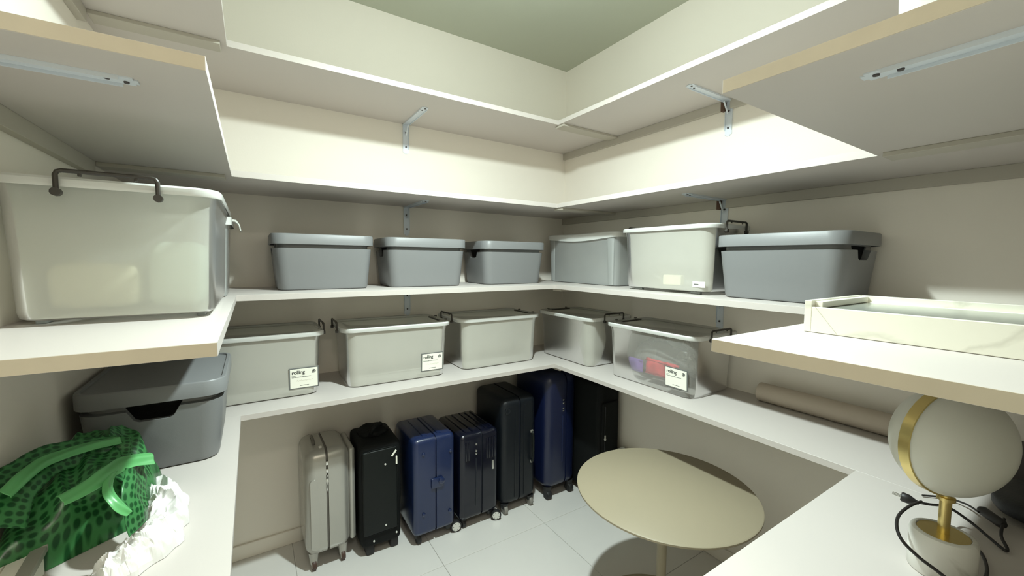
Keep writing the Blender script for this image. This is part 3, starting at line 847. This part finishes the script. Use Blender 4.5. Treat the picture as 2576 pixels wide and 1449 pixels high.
# ------------------------------------------------------------------ round table
tb = thing('side_table', 'round beige-green metal side table on a single post', 'table', (-0.545, -1.275, 0))
bm = bmesh.new(); lathe(bm, [(0, .548), (.318, .548), (.326, .551), (.326, .557), (.322, .560), (0, .560)], 96); obj('tabletop', bm, 'table_paint', tb, True)
bm = bmesh.new(); lathe(bm, [(.018, .012), (.018, .548)], 28); obj('post', bm, 'table_paint', tb, True)
bm = bmesh.new(); lathe(bm, [(0, 0), (.250, 0), (.252, .004), (.250, .010), (0, .014)], 72); obj('base_plate', bm, 'table_paint', tb, True)
bm = bmesh.new(); lathe(bm, [(.018, .520), (.06, .542), (.06, .548)], 28); obj('mount_plate', bm, 'table_paint', tb, True)

# ------------------------------------------------------------------ paper roll
bm = bmesh.new(); lathe(bm, [(.012, 0), (.0375, 0), (.038, .002), (.038, .548), (.0375, .55), (.012, .55)], 40, 'y')
o = obj('roll', bm, 'kraft', None, True, loc=(-0.057, -1.918, Z3+.038)); o.name = 'paper_roll'
tag(o, 'long brown paper roll lying against the right wall', 'roll')

# ------------------------------------------------------------------ marbled tray box
tr = thing('tray_box', 'white marbled shallow box with a recessed grey top', 'tray', (-0.927, -1.857, Z2))
bx0, bx1, by0, by1, hh = 0.0, 0.265, -0.385, 0.0, 0.062
obj('front_panel', bx(0, .012, by0, by1-.0122, 0.001, .050, bev=.0008, seg=1), 'marble_tray', tr)
obj('left_panel', bx(0, bx1, by1-.012, by1, 0.001, hh, bev=.0008, seg=1), 'marble_tray', tr)
obj('rear_panel', bx(bx1-.012, bx1, by0, by1-.0122, 0.001, hh, bev=.0008, seg=1), 'marble_tray', tr)
obj('right_panel', bx(.0122, bx1-.0122, by0, by0+.012, 0.001, hh, bev=.0008, seg=1), 'marble_tray', tr)
obj('left_lip', bx(.016, bx1-.012, by1-.024, by1-.0121, .048, .060, bev=.0008, seg=1), 'frame_white', tr)
obj('rear_lip', bx(bx1-.026, bx1-.0121, by0+.012, by1-.024, .040, .048, bev=.0008, seg=1), 'frame_white', tr)
obj('glass_top', bx(.0121, bx1-.026, by0+.0121, by1-.024, .036, .0475), 'tray_glass', tr)
obj('bottom', bx(.004, bx1-.004, by0+.004, by1-.004, 0, .006), 'marble_tray', tr)
bm = bmesh.new(); tube(bm, [(-.0003, -.018, .050), (-.0003, -.055, .002)], .0005, 4); obj('mitre_seam', bm, 'ink_light', tr)

# ------------------------------------------------------------------ white bin high on the right foreground shelf
o = obj('white_bin', loft(bmesh.new(), [rr(.30, .24, .03, 0), rr(.32, .26, .035, .26), rr(.33, .27, .035, .262), rr(.33, .27, .035, .285), rr(.31, .25, .03, .29)]), 'white_plastic', None, True, loc=(-0.905, -2.118, Z1))
tag(o, 'white bin on the second shelf at the top right', 'bin')

# ------------------------------------------------------------------ brass and opal table lamp
LX, LY = -0.762, -2.040
lp = thing('table_lamp', 'table lamp with opal globe, brass ring and marble base', 'lamp', (LX, LY, Z3))
bm = bmesh.new(); lathe(bm, [(0, 0), (.044, 0), (.0465, .003), (.0465, .070), (.044, .076), (.040, .078), (.037, .078), (.036, .074), (0, .074)], 56); obj('base', bm, 'marble_base', lp, True)
bm = bmesh.new(); lathe(bm, [(0, .0745), (.0358, .0745), (.0358, .0765), (0, .0765)], 48); obj('brass_disc', bm, 'brass', lp, True)
bm = bmesh.new(); lathe(bm, [(0, .076), (.0085, .076), (.0085, .150), (0, .150)], 28); obj('stem', bm, 'brass', lp, True)
GC = Vector((0, 0, .2525)); GR = .099
nrm = Vector((-0.43, -0.903, 0.0)).normalized()
rot = nrm.to_track_quat('Z', 'Y').to_matrix().to_4x4()
def gtx(bm): return xform(bm, Matrix.Translation(GC) @ rot)
def cap_prof(z0, R_, sgn, stretch=1.0):
    pr = []
    n = 20
    for k in range(n+1):
        a = math.asin(min(1, z0/R_)) + (PI/2-math.asin(min(1, z0/R_)))*k/n
        pr.append((R_*math.cos(a), sgn*R_*math.sin(a)*stretch))
    return pr
bm = bmesh.new(); lathe(bm, cap_prof(.008, GR, 1, 0.76), 64); obj('globe', gtx(bm), 'opal', lp, True)
bm = bmesh.new(); lathe(bm, cap_prof(.008, GR, -1, 0.76), 64); obj('globe', gtx(bm), 'opal', lp, True)
bm = bmesh.new(); n = 72
lathe(bm, [(GR-.003, -.009), (GR+.0022, -.009), (GR+.0022, .009), (GR-.003, .009), (GR-.003, -.009)], n); obj('brass_ring', gtx(bm), 'brass', lp, True)
bm = bmesh.new(); lathe(bm, [(0, .138), (.013, .140), (.013, .146), (0, .148)], 24); obj('ring_collar', bm, 'brass', lp, True)

# the cord: points in the room, on and just above the shelf
zc_ = Z3+.0035
cp = [Vector((-0.6361, -1.9725, 0.8973)), Vector((-0.6088, -1.9919, 0.8923)), Vector((-0.5539, -2.0096, 0.8773)), Vector((-0.5447, -2.0419, 0.8593)), Vector((-0.5574, -2.0671, 0.8493)), Vector((-0.5804, -2.0946, 0.8433)),
      Vector((-0.5706, -2.0980, 0.8433)), Vector((-0.5389, -2.0858, 0.8493)), Vector((-0.5066, -2.0823, 0.8573)), Vector((-0.4656, -2.0797, 0.8593))]
cordt = thing('power_cord', 'black power cord with plug and inline switch looped round the lamp base', 'cord', (LX, LY, Z3))
def rel(pts): return [p-Vector((LX, LY, Z3)) for p in pts]
bm = bmesh.new(); tube(bm, rel(smooth_path(cp, 8)), .0028, 8); obj('cable', bm, 'cord', cordt, True)
c2 = [Vector((-0.6507, -1.9863, 0.9093)), Vector((-0.7043, -1.9810, 0.9153)), Vector((-0.7739, -1.9809, 0.9193)), Vector((-0.8227, -1.9898, 0.9173)), Vector((-0.8502, -2.0048, 0.9093)), Vector((-0.8584, -2.0285, 0.8973)), Vector((-0.8568, -2.0498, 0.8873)), Vector((-0.8524, -2.0725, 0.8773)),
      Vector((-0.7919, -2.0891, 0.8573)), Vector((-0.7226, -2.0919, 0.8493)), Vector((-0.6570, -2.0797, 0.8453)), Vector((-0.6114, -2.0603, 0.8423)), Vector((-0.5946, -2.0425, 0.8423))]
bm = bmesh.new(); tube(bm, rel(smooth_path(c2, 8)), .0028, 8); obj('cable', bm, 'cord', cordt, True)
c3 = [Vector((-0.4724, -2.0437, 0.8573)), Vector((-0.4323, -2.0180, 0.8493)), Vector((-0.4206, -1.9833, 0.8433)), Vector((-0.4521, -1.9480, 0.8413))]
bm = bmesh.new(); tube(bm, rel(smooth_path(c3, 8)), .0022, 8); obj('cable', bm, 'cord', cordt, True)
a, b = rel([Vector((-0.4562, -2.0435, 0.8593))])[0], rel([Vector((-0.4968, -2.0838, 0.8573))])[0]
bm = bmesh.new(); tube(bm, [a, a.lerp(b, .12), a.lerp(b, .88), b], .0105, 10, taper=lambda t: .62 if t < .05 or t > .95 else 1.0); obj('inline_switch', bm, 'cord', cordt, True)
a, b = rel([Vector((-0.6447, -1.9523, 0.9023))])[0], rel([Vector((-0.6399, -1.9808, 0.8993))])[0]
bm = bmesh.new(); tube(bm, [a, a.lerp(b, .1), a.lerp(b, .45), a.lerp(b, .8), b], .0105, 10, taper=lambda t: (.8, 1.0, .95, .5, .35)[int(round(t*4))]); pg = obj('plug', bm, 'cord', cordt, True)
bm = bmesh.new()
dv = (a-b).normalized(); sd = dv.cross(Vector((0, 0, 1))).normalized()
for k in (-.006, 0, .006): tube(bm, [a+sd*k, a+sd*k+dv*.014], .0015, 6)
obj('pins', bm, 'chrome', pg)
# dark pouch and dark box beyond the lamp
bm = bmesh.new(); bmesh.ops.create_icosphere(bm, subdivisions=4, radius=1)
for v in bm.verts:
    q = v.co.copy(); v.co = Vector((math.copysign(abs(q.x)**.7, q.x)*.13, math.copysign(abs(q.y)**.7, q.y)*.10, math.copysign(abs(q.z)**.6, q.z)*.026))
crumple(bm, .008, 14, 6)
for v in bm.verts: v.co.z = max(v.co.z, -.028)
o = obj('black_pouch', bm, 'black_cloth', None, True, loc=(-0.325, -2.148, Z3+.0285)); tag(o, 'black fabric pouch behind the table lamp', 'pouch')
o = obj('dark_box', bx(-.075, .075, -.10, .10, 0, .078, bev=.003), 'brown_dark', None, loc=(-0.080, -2.150, Z3)); tag(o, 'small dark brown box against the right wall beyond the lamp', 'box')

# ------------------------------------------------------------------ green dotted bag
def heap(nx, ny, fz, umap):
    bm = bmesh.new(); uvl = bm.loops.layers.uv.new('UVMap')
    V = [[None]*(ny+1) for _ in range(nx+1)]
    for i in range(nx+1):
        for j in range(ny+1):
            V[i][j] = bm.verts.new(fz(i/nx, j/ny))
    for i in range(nx):
        for j in range(ny):
            f = bm.faces.new((V[i][j], V[i+1][j], V[i+1][j+1], V[i][j+1]))
            for l, (a_, b_) in zip(f.loops, ((i, j), (i+1, j), (i+1, j+1), (i, j+1))):
                l[uvl].uv = umap(a_/nx, b_/ny)
    return bm
def bagobj(name, bm, m, parent, th=.0006):
    o = obj(name, bm, m, parent, True)
    md = o.modifiers.new('s', 'SOLIDIFY'); md.thickness = th
    return o
gbag = thing('plastic_bag', 'crumpled green dotted plastic bag on the left lowest shelf', 'bag', (-2.125, -1.060, Z3))
def main_f(u, v):
    # u: wall side (0) to room side (1), v: near (0) to far (1)
    x = -.118 + .190*u; yn = -.150 + .140*u; y = yn + (.195-yn)*v
    e = max(0.0, 1-abs(2*u-1)**3.5)*max(0.0, 1-abs(2*v-1)**4)
    h = .185*e**.5*(.55 + .50*(1-u)**.5*(.35+.65*v) + .25*v*u)
    n = noise.noise_vector(Vector((x*10, y*10, 1.7)))*.016 + noise.noise_vector(Vector((x*26, y*22, 4.0)))*.004
    k1 = abs(noise.noise(Vector((x*12+y*9, y*7-x*10, .3))))
    k2 = abs(noise.noise(Vector((x*24, y*20, 5.3))))
    z = max(.001, h*(1.10-.40*k1-.12*k2) + n.z*e)
    return Vector((x+n.x*e, y+n.y*e, z))
bm = heap(110, 150, main_f, lambda u, v: (u*15+v*2.5+math.sin(v*7)*.6, v*34+math.sin(u*6)*.8))
o = obj('body', bm, 'green_bag', gbag, True)
O = Vector((-2.125, -1.060, Z3))
def strip(pts, w, m, name, uvk=18, up=Vector((0, 0, 1)), amp=.004, uvw=6):
    P = smooth_path(pts, 8)
    def f(u, v):
        i = min(int(u*(len(P)-1)), len(P)-2); t = u*(len(P)-1)-i
        p = P[i].lerp(P[i+1], t); d = (P[i+1]-P[i]).normalized(); s_ = d.cross(up).normalized()
        q = p + s_*(v-.5)*w(u) + up.normalized()*(.004*math.sin(PI*v)+.0012*math.sin(v*9+u*5))
        return q + noise.noise_vector(q*24)*amp + noise.noise_vector(q*60)*amp*.15
    bm = heap(70, 20, f, lambda u, v: (u*uvk, v*uvw))
    return bagobj(name, bm, m, gbag)
strip([Vector((-0.0952, -0.1560, 0.1300)), Vector((-0.0904, -0.0999, 0.1650)), Vector((-0.0703, -0.0195, 0.1750)), Vector((-0.0258, 0.0464, 0.1650)), Vector((0.0390, 0.0711, 0.1500))], lambda u: .085*(1-.45*u), 'green_bag', 'handle_loop', 20, Vector((.5, -.6, .6)))
strip([Vector((-0.0767, -0.1521, 0.1800)), Vector((-0.0615, -0.0643, 0.1900)), Vector((-0.0283, 0.0112, 0.1800)), Vector((0.0210, 0.0646, 0.1680))], lambda u: .022, 'green_plain', 'rim_band', 12, Vector((.6, -.3, .7)), .0015)
strip([Vector((-0.0052, -0.1805, 0.1600)), Vector((0.0263, -0.1265, 0.1600)), Vector((0.0488, -0.0470, 0.1550)), Vector((0.0885, -0.0106, 0.1400))], lambda u: .022+.012*u, 'green_plain', 'seam_band', 12, Vector((.6, -.3, .7)), .002)
strip([Vector((0.0425, -0.0802, 0.1550)), Vector((0.0428, -0.1265, 0.1450)), Vector((0.0594, -0.1581, 0.1250)), Vector((0.0769, -0.1610, 0.1000))], lambda u: .004+.030*u*(1.15-u)*2.2, 'green_plain', 'side_gusset', 10, Vector((.8, -.35, .5)), .003)
strip([Vector((0.0640, 0.0006, 0.1300)), Vector((0.0703, -0.0739, 0.1150)), Vector((0.0783, -0.1094, 0.0850)), Vector((0.0802, -0.1124, 0.0450))], lambda u: .062, 'green_bag', 'side_panel', 10, Vector((.8, -.3, .3)), .004, 7)

# ------------------------------------------------------------------ crumpled white bag
wb = thing('white_bag', 'crumpled white plastic bag sticking out from under the green bag', 'bag', (-2.045, -1.080, Z3))
WO = Vector((-2.045, -1.080, Z3))
WP = smooth_path([Vector((-0.0268, 0.1566, 0.0500)), Vector((-0.0015, 0.1152, 0.0450)), Vector((0.0213, 0.0237, 0.0400)), Vector((0.0256, -0.0719, 0.0350)), Vector((0.0037, -0.1329, 0.0300)), Vector((-0.0251, -0.1626, 0.0250)), Vector((-0.0417, -0.1747, 0.0200))], 10)
def white_f(u, v):
    i = min(int(v*(len(WP)-1)), len(WP)-2); t = v*(len(WP)-1)-i
    p = WP[i].lerp(WP[i+1], t); d = (WP[i+1]-WP[i]); d.z = 0; d.normalize(); sd_ = d.cross(Vector((0, 0, 1)))
    wd = .046*(math.sin(PI*min(1, max(0.02, v*.9+.06)))**.35)
    q = p - sd_*(u*2-1)*wd
    x, y = q.x, q.y
    e = max(0.0, math.sin(PI*u))**.45*max(0.0, math.sin(PI*v))**.2
    n = noise.noise_vector(Vector((x*24, y*24, 9))) + noise.noise_vector(Vector((x*70, y*70, 3)))*.35
    k = abs(noise.noise(Vector((u*2.2+v*5, v*9-u*1.5, 2.2)))) + .30*abs(noise.noise(Vector((u*5+v*16, v*22, 6.2))))
    z = .054*e*(1.05-1.0*k) + .004*n.z*e
    return Vector((x+n.x*.013, y+n.y*.015, max(.0012, z)))
bm = heap(60, 170, white_f, lambda u, v: (u, v))
o = bagobj('body', bm, 'white_bag', wb)
for p_ in o.data.polygons: p_.use_smooth = False

# ------------------------------------------------------------------ picture frames, bottom left
def pframe(label, loc, rz, w, d, m, bw, tilt=0.0, h=.012):
    r = thing('picture_frame', label, 'picture frame', loc, rz)
    r.rotation_euler = (tilt, 0, rz)
    bm = bmesh.new()
    for q in ((-w/2, w/2, d/2-bw, d/2), (-w/2, w/2, -d/2, -d/2+bw), (-w/2, -w/2+bw, -d/2+bw, d/2-bw), (w/2-bw, w/2, -d/2+bw, d/2-bw)):
        box(bm, *q, 0, h, bev=.0015, seg=1)
    obj('frame', bm, m, r)
    obj('mat_board', bx(-w/2+bw, w/2-bw, -d/2+bw, d/2-bw, .001, h*.6), 'frame_white', r)
    obj('picture', bx(-w/2+bw*2.1, w/2-bw*2.1, -d/2+bw*2.1, d/2-bw*2.1, h*.6, h*.66), 'frame_art', r)
    return r
pframe('silver-grey picture frame at the bottom left corner', (-2.214, -1.226, Z3+.036), math.radians(4), .090, .170, 'frame_silver', .021)
o = obj('book', bx(-.034, .034, -.070, .070, 0, .035, bev=.001), 'card', None, loc=(-2.211, -1.236, Z3)); tag(o, 'cream book under the silver-grey picture frame', 'book')
pframe('small white picture frame beside the silver-grey one', (-2.118, -1.302, Z3+.001), math.radians(-10), .075, .110, 'frame_white', .007)
